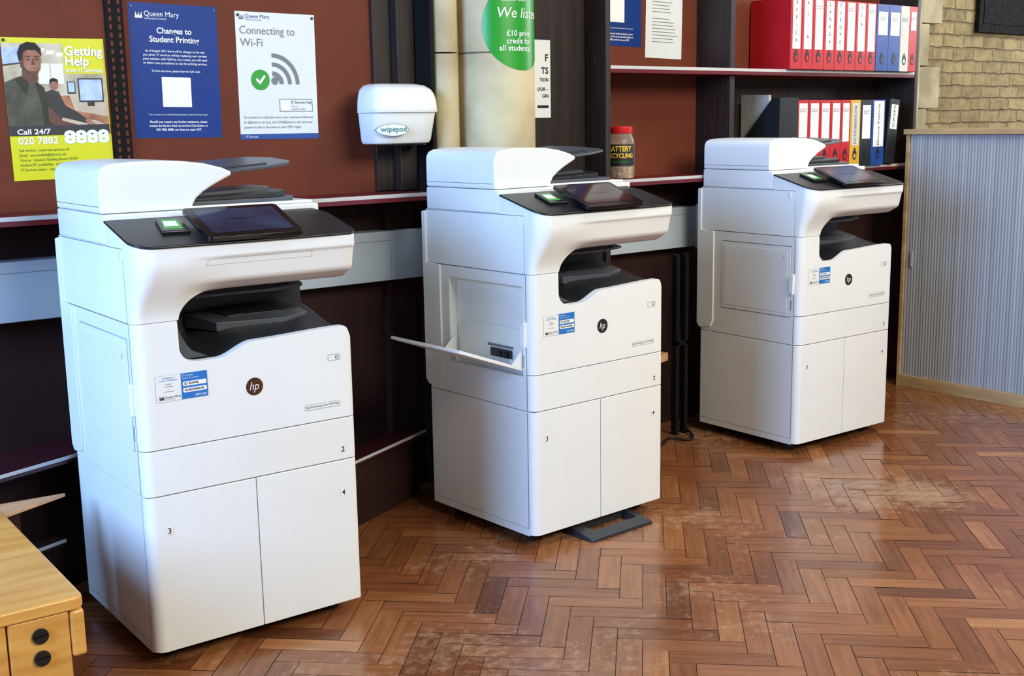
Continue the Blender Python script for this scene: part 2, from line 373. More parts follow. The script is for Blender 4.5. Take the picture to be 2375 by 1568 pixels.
# upper housing
def vhead(z):
    k=[(.9,.03),(.9648,.022),(.972,.006),(.990,-.026),(.998,-.032),(1.050,-.044),(1.054,-.050),(1.09,-.050)]
    if z<=k[0][0]:return k[0][1]
    for (a,va),(c,vc) in zip(k,k[1:]):
        if z<=c:return va+(vc-va)*(z-a)/(c-a)
    return -.05
def vhouse(u,z):
    col=-.05*sm((z-Z4)/.150);w=sm((u-.10)/.17)
    v=col*(1-w)+vhead(z)*w
    R=.022+.030*sm((z-Z4)/.14)
    if u<R:v+=R-math.sqrt(max(0,R*R-(R-u)**2))
    if u>.58:v+=.02-math.sqrt(max(0,.02**2-(u-.58)**2))
    return v
cols=[]
for u in (0,.0008,.002,.004,.008,.013,.019,.026,.034,.043,.052,.065,.08,.095,.108,.1145):cols.append((u,Z4,1.084))
for a in range(180,89,-8):
    cols.append((.200+.085*math.cos(math.radians(a)),.893+.072*math.sin(math.radians(a)) if a<180 else .9,1.084))
cols=[c for i,c in enumerate(cols) if not (i>15 and c[0]<=.1146)]
for i in range(1,21):cols.append((.2+i*(.58-.2)/20,.965,1.084))
for u in (.585,.590,.594,.5975,.5993,.6):cols.append((u,.965,1.084))
b=B();shell(cols,34,vhouse,.30,b,'white_plastic')
b.box(0,.6,.3005,D,Z4+.0005,1.084,'white_plastic')
b.rect(-.0355,Z4,-.034,1.055,smap,.0006,'seam_light');b.rect(-.30,1.0815,-.034,1.083,smap,.0006,'seam');b.rect(-D,1.0815,-.30,1.083,smap,.0006,'seam')
b.rect(-D,Z4-.0022,-.031,Z4-.0006,smap,.0006,'seam')
hs=P(b.build('upper_housing',angle=50))
# side latch button
b=B();b.box(-.003,.002,.055,.068,1.058,1.078,'white_plastic');P(b.build('side_latch',bevel=.001),hs)
# control deck wedge
zp=lambda v:1.091+.275*(v+.05)
def deck(e):
    pts=[(-e,.150)]
    pts+=[(.052-(.052+e)*math.sin(math.radians(a)),.002-(.052+e)*math.cos(math.radians(a))) for a in (90,78,66,54,42,30,18,6)]
    pts+=[(.10,-.0505-e),(.3,-.052-e),(.5,-.0515-e)]
    pts+=[(.575+(.025+e)*math.sin(math.radians(a)),-.025-(.025+e)*math.cos(math.radians(a))) for a in (0,18,36,54,72,90)]
    pts+=[(.6+e,.06),(.597+e,.11),(.575,.150)]
    return pts
b=B();b.prism(deck(0),'z',1.0835,lambda a,c:zp(c)-.006,'white_plastic');P(b.build('control_deck_base',bevel=.001))
b=B();b.prism(deck(.003),'z',lambda a,c:zp(c)-.0065,lambda a,c:zp(c),'panel_black');cd=P(b.build('control_deck',bevel=.0025))
# card reader
def dmap(a,c,o):return (a,c,zp(c)+o)
b=B();b.prism([(.098,.020),(.170,.016),(.180,.112),(.116,.116)],'z',lambda a,c:zp(c),lambda a,c:zp(c)+.010,'black_gloss')
b.flat([(.108,.034),(.156,.031),(.166,.096),(.124,.099)],dmap,.0106,'reader_green');b.flat([(.116,.050),(.152,.048),(.157,.085),(.124,.087)],dmap,.0110,'print_white')
P(b.build('card_reader',bevel=.003),cd)
# touch screen
def tmap(a,c,o):
    t=(c+.065)/.165
    return (a,c-.3*o,1.106+.062*t+o)
b=B();out=rrect(.180,.440,-.068,.100,.012,4)
b.add([tmap(a,c,-.012) for a,c in out]+[tmap(a,c,0) for a,c in out],[tuple(range(len(out)))[::-1],tuple(len(out)+i for i in range(len(out)))]+[(i,(i+1)%len(out),len(out)+(i+1)%len(out),len(out)+i) for i in range(len(out))],'black_gloss')
b.flat(rrect(.200,.420,-.048,.082,.003,2),tmap,.0006,'screen_glass')
b.box(.25,.35,.02,.08,1.10,1.14,'black_gloss')
ts=P(b.build('touchscreen',bevel=.002),cd)
# scanner base
b=B();b.prism(rrect(0,.6,.151,D,.012,4),'z',1.0845,1.158,'white_plastic');P(b.build('scanner_bed',bevel=.004))
# document feeder
prof=[(0.0,1.1595),(0,1.25),(.003,1.264),(.012,1.276),(.03,1.283),(.08,1.287),(.15,1.288),(.22,1.285),(.28,1.277),(.33,1.264),(.352,1.254),(.357,1.2475),(.350,1.241),(.325,1.230),(.298,1.217),(.272,1.202),(.253,1.187),(.243,1.172),(.240,1.1595)]
b=B();b.prism(prof,'y',.172,D-.005,'white_plastic');b.rect(-D+.01,1.1760,-.186,1.1774,smap,.0007,'seam')
P(b.build('document_feeder',bevel=.011,seg=3,bang=60,angle=40))
b=B();b.prism([(.243,.19),(.595,.185),(.598,.54),(.243,.54)],'z',1.1585,1.166,'white_plastic')
b.prism([(.236,.20),(.54,.195),(.575,.26),(.575,.50),(.236,.50)],'z',1.166,1.176,'grey_plastic')
b.prism([(.236,.22),(.50,.215),(.560,.28),(.56,.50),(.236,.50)],'z',1.176,lambda a,c:1.180+.035*(a-.2),'dark_plastic')
b.prism([(.236,.32),(.52,.31),(.55,.36),(.55,.50),(.236,.50)],'z',1.18,lambda a,c:1.188+.035*(a-.2),'grey_plastic')
P(b.build('feeder_output_tray',bevel=.002))
b=B();tp=[(.27,.205),(.48,.222),(.560,.25),(.585,.29),(.590,.42),(.55,.515),(.27,.53)]
zt=lambda a,c:1.248+.065*(a-.27)+.05*(c-.2)
b.prism(tp,'z',lambda a,c:zt(a,c)-.008,zt,'grey_plastic')
b.prism([(.37,.26),(.50,.26),(.50,.275),(.37,.275)],'z',zt,lambda a,c:zt(a,c)+.004,'dark_plastic')
P(b.build('feeder_input_tray',bevel=.002))

def sticker(ids,par,x0=.045,z0=.699):
    b=B();z1=z0+.066
    b.rect(x0,z0,x0+.066,z1,fm,.0006,'white_plastic')
    b.frame(x0,z0,x0+.066,z1,.0004,fm,.0008,'print_grey')
    b.rect(x0+.066,z0,x0+.135,z1,fm,.0008,'print_blue')
    for i,t in enumerate(('For Assistance','Contact ITS Helpdesk','its-helpdesk','020 7882 8888','or','servicedesk support')):
        b.text(t,x0+.033,z0+.058-i*.0062-(0 if i<2 else .003),.0036 if i<2 else .0024,fm,.0010,'print_blue' if i<2 else 'print_black','C',bold=.01 if i<2 else 0)
    b.text('Queen Mary',x0+.022,z0+.008,.0058,fm,.0010,'print_black')
    b.text('University of London',x0+.022,z0+.004,.0022,fm,.0010,'print_black')
    for dx in (-.004,0,.004):b.flat([(x0+.014+dx-.002,z0+.009),(x0+.014+dx+.002,z0+.009),(x0+.014+dx*1.3,z0+.015)],fm,.0010,'print_black')
    b.rect(x0+.008,z0+.005,x0+.020,z0+.0085,fm,.0010,'print_black')
    b.text('IT Services',x0+.070,z0+.058,.0044,fm,.0012,'print_white');b.text('External Print Service',x0+.070,z0+.0515,.0034,fm,.0012,'print_white')
    for k,t in enumerate(ids):
        zz=z0+.033-k*.0165
        b.flat(rrect(x0+.070,x0+.132,zz,zz+.0115,.003,3),fm,.0012,'print_white');b.text(t,x0+.074,zz+.0030,.0062,fm,.0015,'print_black',bold=.02)
    b.text('APOGEE',x0+.131,z0+.004,.0058,fm,.0012,'print_white','R')
    o=b.build('asset_sticker',smooth=False);o.parent=par;return o
top(root,'tall white office multifunction printer with a round brown logo badge','printer')
def dup(new_root):
    m={root:new_root};L_=list(parts)
    for o in L_:
        c=o.copy();scn.collection.objects.link(c);m[o]=c
    for o in L_:m[o].parent=m[o.parent]
    return m
r2=empty('multifunction_printer',(2.3245,2.8141,0),.0307);m2=dup(r2)
r3=empty('multifunction_printer',(3.8305,2.9501,0),-.0310);m3=dup(r3)
top(r2,'white office multifunction printer with its side access door hanging open','printer')
top(r3,'white office multifunction printer beside the grey tambour cabinet','printer')
for r in (root,r2,r3):r['group']='row of office printers'
sticker(('ID 454996','NLBVN8401B'),fc)
sticker(('ID 467928','NLBVN6400B'),m2[fc]);sticker(('ID 454972','NLBVN8409B'),m3[fc],x0=.05,z0=.702)
# keyboard drawer outline only on first
fh=lambda a,c,o:(a,vhouse(a,c)-o,c)
b=B()
def vrect(x0,z0,x1,z1,mat):
    n=12
    for i in range(n):
        a=x0+(x1-x0)*i/n;c=x0+(x1-x0)*(i+1)/n
        b.flat([(a,z0),(c,z0),(c,z1),(a,z1)],fh,.0007,mat)
vrect(.185,1.0485,.470,1.0491,'seam_light');vrect(.178,1.034,.470,1.0346,'seam_light')
b.flat([(.1772,1.0346),(.1782,1.0346),(.1860,1.0490),(.185,1.0490)],fh,.0007,'seam_light');b.flat([(.4693,1.0346),(.47,1.0346),(.47,1.049),(.4693,1.049)],fh,.0007,'seam_light')
o=b.build('keyboard_drawer_front',smooth=False);o.parent=hs
for mm in (m2,m3):
    o=mm[lg];o.data=o.data.copy();o.data.materials[0]=MATS['print_black']
md_=ts.data.copy();md_.materials[1]=MATS['screen_reflection'];ts.data=md_;m3[ts].data=md_
m2[sd].rotation_euler=(0,math.radians(-70),0)
# open door interior for second printer
b=B();b.box(.031,.0318,.05,.424,.571,.859,'white_plastic');b.prism([(.06,.585),(.41,.585),(.40,.70),(.36,.715),(.10,.715),(.07,.70)],'x',.026,.0315,'white_plastic')
o=b.build('inner_panel',bevel=.003);o.parent=r2
b=B();b.box(.018,.030,.13,.235,.612,.640,'dark_plastic');
for k in range(2):b.box(.012,.018,.140+k*.035,.158+k*.035,.614,.634,'black_rubber')
b.box(.004,.012,.10,.125,.600,.616,'white_plastic');b.rect(-.255,.644,-.125,.653,smap,-.0252,'print_grey')
o=b.build('feed_mechanism',bevel=.002);o.parent=r2
for v0 in (.052,.410):
    b=B();b.prism([(.01,.588),(-.045,.608),(-.04,.614),(.0,.655),(.01,.655)],'y',v0,v0+.006,'white_plastic');o=b.build('door_brace');o.parent=r2

# ------------------------------------------------------------------ room
def herringbone():
    b=B();b.add([(-2,-.6,-.0012),(8.5,-.6,-.0012),(8.5,4.3,-.0012),(-2,4.3,-.0012)],[(0,1,2,3)],'floor_joint')
    W=.068;n=4;c=math.cos(math.pi/4);cols=[None];uvs=[None];g=.0010
    def put(i0,j0,wi,hj):
        x0,x1,y0,y1=i0*W+g,(i0+wi)*W-g,j0*W+g,(j0+hj)*W-g
        cxm,cym=(x0+x1)/2,(y0+y1)/2;X=(cxm-cym)*c;Y=(cxm+cym)*c
        if not(-1.8<X<8.3 and -.4<Y<4.15):return
        ps=[(x0,y0),(x1,y0),(x1,y1),(x0,y1)];dz=random.uniform(-.0003,.0003)
        tx,ty=random.uniform(-.005,.005),random.uniform(-.005,.005)
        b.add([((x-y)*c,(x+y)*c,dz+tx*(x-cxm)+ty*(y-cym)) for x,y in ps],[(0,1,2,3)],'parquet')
        r=random.gauss(.52,.19);r=max(0,min(1,r));cols.append(r)
        ox,oy=random.uniform(0,50),random.uniform(0,50)
        if wi>hj:uvs.append([(ox+x,oy+y) for x,y in ps])
        else:uvs.append([(ox+y,oy+x) for x,y in ps])
    for i in range(-90,165):
        for j in range(-135,110):
            if (i-j)%(2*n)==0:put(i,j,n,1)
            if (j-i-1)%(2*n)==0:put(i,j,1,n)
    o=b.build('floor',smooth=False,recalc=False);me=o.data
    ca=me.color_attributes.new('blk','FLOAT_COLOR','CORNER');uv=me.uv_layers.new(name='UVMap')
    for p in me.polygons:
        r=cols[p.index];
        for k,li in enumerate(p.loop_indices):
            if r is not None:
                ca.data[li].color=(r,r,r,1);uv.data[li].uv=uvs[p.index][k]
    o['kind']='structure';return o
herringbone()
def struct(o):o['kind']='structure';return o
b=B();b.box(-2,5.7,4.1,4.2,0,3.3,'plaster');struct(b.build('wall_back'))
b=B();b.box(5.7,9,4.0,4.1,0,3.3,'brickwork');struct(b.build('wall_right'))
b=B();z=0;k=0
while z<3.3:
    h=.235;w=.30 if k%2 else .42
    b.box(5.72,5.72+w+.12,3.88,4.0,z,z+h-.006,'stone_pale');b.box(5.74,5.72+w+.10,3.90,4.0,z+h-.007,z+h+.001,'stone_joint');z+=h;k+=1
struct(b.build('trim_1',bevel=.006))
b=B();b.cyl((5.60,3.66,0),.062,3.3,'stone_pale','z',36);struct(b.build('trim_2'))
# column
CX,CY,CR=2.778,3.56,.146
b=B()
def ring(r,z,cx=CX,cy=CY,n=48):return [(cx+r*math.cos(2*math.pi*i/n),cy+r*math.sin(2*math.pi*i/n),z) for i in range(n)]
b.loft([ring(CR,z) for z in (0,.6,1.18,1.616)],'stone')
b.loft([ring(CR-.003,1.6162),ring(CR-.003,1.6218)],'stone_joint')
b.loft([ring(CR,z) for z in (1.622,2.2,3.3)],'stone')
b.loft([ring(.052,z,2.559,3.585,28) for z in (0,1.616)],'stone');b.loft([ring(.052,z,2.559,3.585,28) for z in (1.621,3.3)],'stone')
b.loft([ring(.030,z,2.628,3.625,20) for z in (0,3.3)],'stone')
b.box(2.53,3.0,3.66,4.1,0,1.616,'stone');b.box(2.53,3.0,3.66,4.1,1.621,3.3,'stone')
col=b.build('stone_column',angle=30);top(col,'beige stone pier of clustered round shafts between two shelving bays','column')
def part(b,name,par,**k):
    o=b.build(name,**k);o.parent=par;return o
def solo(b,name,label,cat,group=None,**k):
    o=b.build(name,**k);return top(o,label,cat,group)
b=B();b.box(-.6,2.525,3.72,3.75,0,2.3,'board_red');solo(b,'notice_board','red-brown fabric notice board covered with pinned posters','board')
b=B();b.box(-.6,2.46,3.70,3.7195,.0,1.08,'board_shaded');solo(b,'lower_panel','red-brown lower panel, shade put in its colour, behind the cable trunking','panel')
b=B();b.box(2.335,2.41,3.702,3.7195,1.13,2.3,'dark_wood');solo(b,'shelf_upright','dark brown wooden upright fixed against the notice board','upright',bevel=.002)
b=B();b.box(2.411,2.484,3.66,3.7195,1.13,2.3,'dark_wood');b.box(2.335,2.46,3.66,3.699,.0,1.10,'board_shaded');solo(b,'wood_panel','dark stained wooden panel beside the stone column','panel',bevel=.002)
b=B();b.box(2.486,2.503,3.56,3.6599,.0,2.3,'black_metal');solo(b,'end_post','black end post of the shelving next to the stone column','post',bevel=.002)
def slotted(x0,x1,y,z0,z1):
    b=B();b.box(x0,x1,y-.012,y,z0,z1,'black_metal')
    z=z0+.02;mp=lambda a,c,o:(a,y-.012-o,c)
    while z<z1-.02:
        for xx in (x0+.010,x1-.018):b.rect(xx,z,xx+.008,z+.014,mp,.0006,'board_red')
        z+=.025
    solo(b,'slotted_upright','dark metal slotted shelving upright between two notice boards','upright',bevel=.001)
slotted(1.376,1.432,3.7198,1.128,2.3)
def shelf(x0,x1,z,lab,y0=3.50,y1=3.7195,th=.022):
    b=B();b.box(x0,x1,y0+.004,y1,z-th,z,'shelf_red');b.box(x0,x1,y0,y0+.004,z-th*.5,z+.002,'shelf_lip');b.box(x0,x1,y0+.0005,y0+.004,z-th-.004,z-th*.5,'shelf_red');solo(b,'shelf',lab,'shelf',bevel=.001)
shelf(-.6,2.46,1.127,'long dark red shelf with pale metal front edge')
b=B();b.box(3.311,5.42,3.72,3.75,0,2.3,'board_red');b.box(4.10,5.42,3.7180,3.7199,1.133,1.55,'dark_wood');solo(b,'notice_board','red-brown board behind the binder shelves with pinned notices','board')
b=B();b.box(3.32,5.4,3.70,3.7195,.0,1.08,'board_shaded');solo(b,'lower_panel','red-brown lower panel, shade put in its colour, under the binder shelves','panel')
b=B();b.box(3.0,3.283,3.62,3.65,0,2.3,'dark_wood');solo(b,'wood_panel','dark stained wooden panel with a white notice, beside stone column','panel',bevel=.002)
b=B();b.box(3.285,3.31,3.50,3.72,0,2.3,'dark_wood');solo(b,'shelf_upright','dark wooden side upright of the binder shelving','upright',bevel=.002)
b=B()
for z0,z1 in ((1.1305,1.555),(1.5835,2.3)):b.box(4.045,4.075,3.52,3.7175,z0,z1,'dark_wood')
solo(b,'shelf_divider','dark wooden divider between notice area and binders','divider',bevel=.002)
b=B();b.box(5.425,5.45,3.50,3.75,0,2.3,'dark_wood');solo(b,'shelf_upright','dark wooden end upright of the binder shelving','upright',bevel=.002)
shelf(3.312,5.42,1.130,'dark red lower shelf with pale metal front edge holding binders',y1=3.7175);shelf(3.312,5.42,1.583,'dark red upper shelf with pale metal front edge holding binders',y1=3.7175)
# trunking
for x0,x1,lab in ((-.6,2.33,0),(3.32,4.02,1)):
    b=B();b.box(x0,x1,3.62,3.699,.81,.99,'trunk_white');mp=lambda a,c,o:(a,3.62-o,c)
    b.rect(x0,.955,x1,.957,mp,.0006,'print_grey')
    if lab:b.box(3.94,4.02,3.60,3.62,.80,1.0,'trunk_white')
    else:b.box(x1,2.484,3.62,3.655,.81,.99,'trunk_white')
    o=b.build('cable_trunking',bevel=.003);top(o,'pale grey metal cable trunking fixed along the lower panel','trunking')
# bottom shelves (angled units)
def angled(p0,p1,z,th,depth,label,name='base_shelf',mt='shelf_dark',ro=.03):
    d=Vector((p1[0]-p0[0],p1[1]-p0[1],0)).normalized();n=Vector((-d.y,d.x,0))
    a=Vector((p0[0],p0[1],0));c=Vector((p1[0],p1[1],0))
    b=B();q=[a,c,c+n*depth,a+n*depth];b.prism([(v.x,v.y) for v in q],'z',z-th,z,mt)
    q=[a+n*ro,c+n*ro,c+n*(ro+.02),a+n*(ro+.02)];b.prism([(v.x,v.y) for v in q],'z',0,z-th,'board_shaded')
    q=[a-n*.004,c-n*.004,c,a];b.prism([(v.x,v.y) for v in q],'z',z-.008,z+.002,'shelf_lip')
    o=b.build(name,bevel=.001);top(o,label,'shelf');return o
angled((1.72,3.235),(2.40,3.540),.25,.02,.10,'low dark maroon base shelf with pale metal edge')
angled((.40,3.130),(1.33,3.455),.45,.02,.20,'low dark maroon shelf with pale metal edge behind table',ro=.14)
angled((.78,3.285),(1.02,3.375),.20,.02,.05,'dark plinth board with pale metal edge','base_plinth','board_shaded',ro=.02)
# black rack posts + cables
b=B()
for x in (3.70,3.755):b.box(x,x+.020,3.50,3.53,.0,.80,'black_metal')
b.box(3.70,3.775,3.50,3.53,.40,.42,'black_metal');o=b.build('metal_rack_leg',bevel=.002);top(o,'black metal double rack leg standing under the shelving','rack leg')
def cable(ctrl,label,r_=.004):
    ctrl=[Vector(p) for p in ctrl]
    cr_=lambda p0,p1,p2,p3,t:.5*((2*p1)+(p2-p0)*t+(2*p0-5*p1+4*p2-p3)*t*t+(3*p1-p0-3*p2+p3)*t**3)
    pl=[]
    for i in range(len(ctrl)-1):
        p0=ctrl[max(0,i-1)];p3=ctrl[min(len(ctrl)-1,i+2)]
        for k in range(8):pl.append(cr_(p0,ctrl[i],ctrl[i+1],p3,k/8))
    pl.append(ctrl[-1]);rings=[]
    for i,q in enumerate(pl):
        t=(pl[min(i+1,len(pl)-1)]-pl[max(i-1,0)]).normalized();a_=t.cross(Vector((.3,1,.2))).normalized();c_=t.cross(a_)
        rings.append([tuple(q+a_*r_*math.cos(k*math.pi/4)+c_*r_*math.sin(k*math.pi/4)) for k in range(8)])
    b=B();b.loft(rings,'cable_black');solo(b,'power_cable',label,'cable')
cable(((3.85,3.61,.62),(3.83,3.60,.42),(3.79,3.59,.30),(3.765,3.59,.16),(3.79,3.60,.03),(3.84,3.60,.006),(3.95,3.62,.006)),'thin black power cable looping to the floor behind a printer')
cable(((3.40,3.47,.006),(3.52,3.42,.006),(3.62,3.46,.012),(3.68,3.40,.006),(3.74,3.44,.010),(3.80,3.56,.02)),'loose black cable bunched on the floor by the rack legs',.006)
# small pale battens
b=B();b.prism([(3.33,3.552),(3.69,3.540),(3.69,3.575),(3.33,3.587)],'z',lambda a,c:.290+.12*(a-3.33),lambda a,c:.325+.12*(a-3.33),'batten_wood');b.box(3.35,3.38,3.555,3.58,0,.295,'batten_wood');solo(b,'wooden_batten','pale wooden batten end under the shelving beside rack legs','batten',bevel=.001)
b=B();b.prism([(.965,3.165),(.79,3.085),(.45,3.075),(.45,3.125),(.79,3.185)],'z',.392,.402,'batten_wood');b.box(.50,.54,3.08,3.115,0,.392,'board_shaded');b.box(.80,.83,3.115,3.145,0,.392,'board_shaded');solo(b,'wooden_stand','small pale wooden stand with pointed corner behind low table','stand',bevel=.001)

# ------------------------------------------------------------------ posters
PW,PH=.297,.42;PY=3.7196
def crest(b,x,y,s,mp,off,mat):
    for dx in (-1,0,1):b.flat([(x+(dx-.35)*s,y),(x+(dx+.35)*s,y),(x+dx*1.25*s,y+1.6*s)],mp,off,mat)
    b.rect(x-1.5*s,y-.9*s,x+1.5*s,y,mp,off,mat)
def pins(b,mp,mat='print_black'):
    for a in (.01,PW-.01):b.disc(a,-.012,.005,.005,mp,.003,mat,14)
def blue_poster(x,z,tilt=0):
    b=B();mp=lambda a,c,o:(a,-o,c)
    b.rect(0,-PH,PW,0,mp,0,'poster_blue')
    crest(b,.034,-.040,.008,mp,.001,'print_white')
    b.text('Queen Mary',.052,-.040,.016,mp,.001,'print_white');b.text('University of London',.052,-.050,.006,mp,.001,'print_white')
    b.text('Changes to',PW/2,-.092,.018,mp,.001,'print_white','C',bold=.02);b.text('Student Printing',PW/2,-.119,.018,mp,.001,'print_white','C',bold=.02)
    for i,t in enumerate(('As of August 2021 there will be changes to the way','you print. IT services will be replacing our current','print solution with MyPrint. As a result, you will need','to follow new procedures to use the printing services.')):
        b.text(t,PW/2,-.150-i*.0125,.0068,mp,.001,'print_white','C',w=.215 if i else .20,bold=.01)
    b.text('To find out more, please Scan the QR code.',PW/2,-.212,.0064,mp,.001,'print_white','C',w=.165,bold=.01)
    b.rect(.098,-.322,.196,-.228,mp,.001,'print_white')
    b.text('You can access our student help printing help: /student-printing-changes',PW/2,-.348,.0045,mp,.001,'print_white','C',w=.20)
    for i,(t,w) in enumerate((('Should you require any further assistance, please',.195),('contact the Service Desk via the Live Chat System or',.20),('020 7882 8888, our lines are open 24/7.',.155))):
        b.text(t,PW/2,-.372-i*.0125,.007,mp,.001,'print_white','C',w=w,bold=.015)
    pins(b,mp,'poster_navy')
    o=b.build('poster',smooth=False,loc=(x,PY,z),rot=(0,tilt,0));top(o,'glossy blue notice about student printing changes, pinned to red-brown board','poster');return o
o=blue_poster(1.4518,1.7595,.012);o2=o.copy();scn.collection.objects.link(o2);o2.location=(3.405,PY,2.10);o2['label']='glossy blue printing notice, partly behind a dark upright'
b=B();mp=lambda a,c,o:(a,-o,c)
b.rect(0,-PH,PW,0,mp,0,'poster_white');b.rect(0,-PH,PW,-PH+.018,mp,.0008,'poster_navy')
crest(b,.022,-.020,.006,mp,.001,'print_grey');b.text('Queen Mary',.036,-.020,.0125,mp,.001,'poster_navy');b.text('University of London',.036,-.028,.005,mp,.001,'poster_navy')
b.text('Connecting to',.014,-.072,.026,mp,.001,'print_grey',w=.205);b.text('Wi-Fi',.014,-.112,.026,mp,.001,'print_grey')
cx,cy=.128,-.235
for r0,r1 in ((.026,.042),(.058,.072),(.088,.102)):
    n=14;pts=[(cx+r*math.cos(math.radians(a)),cy+r*math.sin(math.radians(a))) for r,a in [(r0,0+90*i/n) for i in range(n+1)]+[(r1,90-90*i/n) for i in range(n+1)]]
    b.flat(pts,mp,.001,'print_grey')
b.disc(cx+.008,cy+.010,.013,.013,mp,.001,'print_grey')
b.disc(.082,-.222,.034,.034,mp,.0016,'tick_green')
b.flat([(.064,-.222),(.070,-.216),(.079,-.226),(.096,-.205),(.102,-.211),(.080,-.238)],mp,.0022,'print_white')
b.frame(.150,-.327,.277,-.285,.0012,mp,.001,'print_black');b.rect(.154,-.322,.190,-.290,mp,.001,'print_white')
b.text('IT Services Help',.196,-.300,.009,mp,.001,'print_black',w=.078);b.text('Scan me',.196,-.312,.005,mp,.001,'print_grey');b.text('its.qmul.ac.uk/help',.196,-.321,.005,mp,.001,'print_grey')
for i,(t,w) in enumerate((('To connect to eduroam enter your username followed',.262),('by @qmul.ac.uk (e.g. ab12345@qmul.ac.uk) and your',.262),('password (this is the same as your QM+ login)',.215))):
    b.text(t,.014,-.350-i*.0165,.0085,mp,.001,'print_grey',w=w)
b.text('IT Services',.02,-.414,.007,mp,.0014,'print_white');pins(b,mp)
o=b.build('poster',smooth=False,loc=(1.8132,PY,1.747),rot=(0,.006,0));top(o,'glossy white wireless connection notice with grey arcs and green tick','poster')
# yellow poster
b=B();YW,YH=.305,.42;E=YW-.004
b.rect(0,-YH,YW,0,mp,0,'poster_yellow');b.rect(.0,-.285,E,-.016,mp,.0006,'office_wall')
for i in range(5):b.flat([(.10+i*.03,-.03-i*.006),(.125+i*.03,-.03-i*.006),(.12+i*.03,-.042-i*.006),(.098+i*.03,-.042-i*.006)],mp,.0007,'office_light')
b.rect(.10,-.135,.175,-.075,mp,.0007,'office_light');b.rect(.135,-.135,.138,-.075,mp,.0008,'office_desk')
b.flat([(.09,-.285),(.09,-.17),(.20,-.17),(E,-.20),(E,-.285)],mp,.0008,'office_orange');b.flat([(.185,-.165),(E,-.175),(E,-.235),(.20,-.215)],mp,.001,'office_desk')
b.flat([(.13,-.285),(.16,-.235),(.26,-.245),(E,-.262),(E,-.285)],mp,.0011,'office_desk')
b.flat([(0,-.03),(.060,-.026),(.075,-.055),(.075,-.068),(0,-.078)],mp,.001,'office_screen');b.flat([(0,-.078),(.075,-.068),(.075,-.072),(0,-.083)],mp,.0011,'office_dark')
b.rect(.182,-.165,.207,-.128,mp,.0012,'office_dark');b.rect(.185,-.160,.204,-.131,mp,.0013,'office_screen')
b.rect(.215,-.190,.292,-.118,mp,.0012,'office_dark');b.rect(.219,-.185,.288,-.122,mp,.0014,'office_screen');b.rect(.24,-.202,.262,-.19,mp,.0012,'office_dark')
b.flat([(.10,-.285),(.10,-.19),(.118,-.158),(.135,-.152),(.155,-.158),(.172,-.20),(.21,-.222),(.24,-.245),(.232,-.254),(.18,-.240),(.158,-.235),(.155,-.285)],mp,.0012,'office_dark')
b.flat([(.228,-.244),(.24,-.240),(.262,-.258),(.255,-.268),(.235,-.258)],mp,.0014,'skin')
b.disc(.143,-.138,.012,.016,mp,.0014,'skin');b.flat([(.130,-.138),(.131,-.122),(.143,-.117),(.155,-.122),(.156,-.136),(.150,-.128),(.137,-.128)],mp,.0016,'hair')
b.flat([(0,-.285),(0,-.130),(.03,-.118),(.055,-.110),(.085,-.122),(.112,-.145),(.124,-.19),(.130,-.285)],mp,.0018,'khaki')
b.flat([(.085,-.122),(.112,-.145),(.124,-.19),(.128,-.285),(.105,-.285),(.10,-.19)],mp,.0019,'khaki_dark');b.flat([(.03,-.118),(.055,-.110),(.07,-.135),(.06,-.17),(.04,-.14)],mp,.0019,'khaki_dark')
b.flat([(.120,-.20),(.16,-.245),(.22,-.262),(.235,-.275),(.22,-.282),(.15,-.268),(.118,-.245)],mp,.0020,'skin_dark')
b.flat([(.052,-.115),(.055,-.085),(.098,-.09),(.098,-.122),(.082,-.138)],mp,.002,'skin_dark')
b.flat([(.052,-.050),(.050,-.075),(.056,-.095),(.068,-.108),(.082,-.112),(.096,-.107),(.107,-.092),(.111,-.070),(.110,-.048),(.100,-.030),(.062,-.030)],mp,.0022,'skin')
b.flat([(.052,-.050),(.050,-.075),(.056,-.095),(.066,-.104),(.060,-.075),(.062,-.045)],mp,.0023,'skin_dark')
b.flat([(.047,-.070),(.044,-.045),(.054,-.022),(.075,-.012),(.098,-.015),(.113,-.032),(.114,-.056),(.109,-.046),(.098,-.037),(.072,-.036),(.060,-.044),(.056,-.062)],mp,.0026,'hair')
b.flat([(.060,-.096),(.070,-.098),(.096,-.097),(.106,-.090),(.098,-.106),(.082,-.113),(.068,-.109)],mp,.0024,'skin_dark')
b.flat([(.050,-.078),(.054,-.082),(.078,-.104),(.077,-.107),(.050,-.085)],mp,.0028,'office_dark')
for ex in (.074,.098):b.disc(ex,-.063,.0042,.0020,mp,.0028,'hair',12);b.rect(ex-.007,-.056,ex+.007,-.0545,mp,.0028,'hair')
b.flat([(.085,-.062),(.089,-.062),(.093,-.079),(.082,-.079)],mp,.0027,'skin_dark');b.rect(.078,-.0905,.098,-.0885,mp,.0028,'office_orange')
b.rect(.178,-.105,E,-.016,mp,.0012,'poster_yellow')
b.text('Getting',.182,-.050,.026,mp,.0035,'print_white',w=.116,bold=.03);b.text('Help',.182,-.080,.026,mp,.0035,'print_white',w=.072,bold=.03);b.text('from IT Services',.182,-.100,.011,mp,.0035,'print_white',w=.112,shear=.2,bold=.02)
b.rect(0,-YH,YW,-.288,mp,.0024,'poster_yellow');b.rect(0,-.287,E,-.258,mp,.0030,'office_dark')
b.text('Call 24/7',.022,-.283,.015,mp,.0035,'print_white',w=.098,bold=.02);b.text('020 7882',.022,-.312,.020,mp,.0035,'print_white',w=.118,bold=.02);b.text('8888',.158,-.312,.036,mp,.0037,'print_white',w=.140,bold=.05)
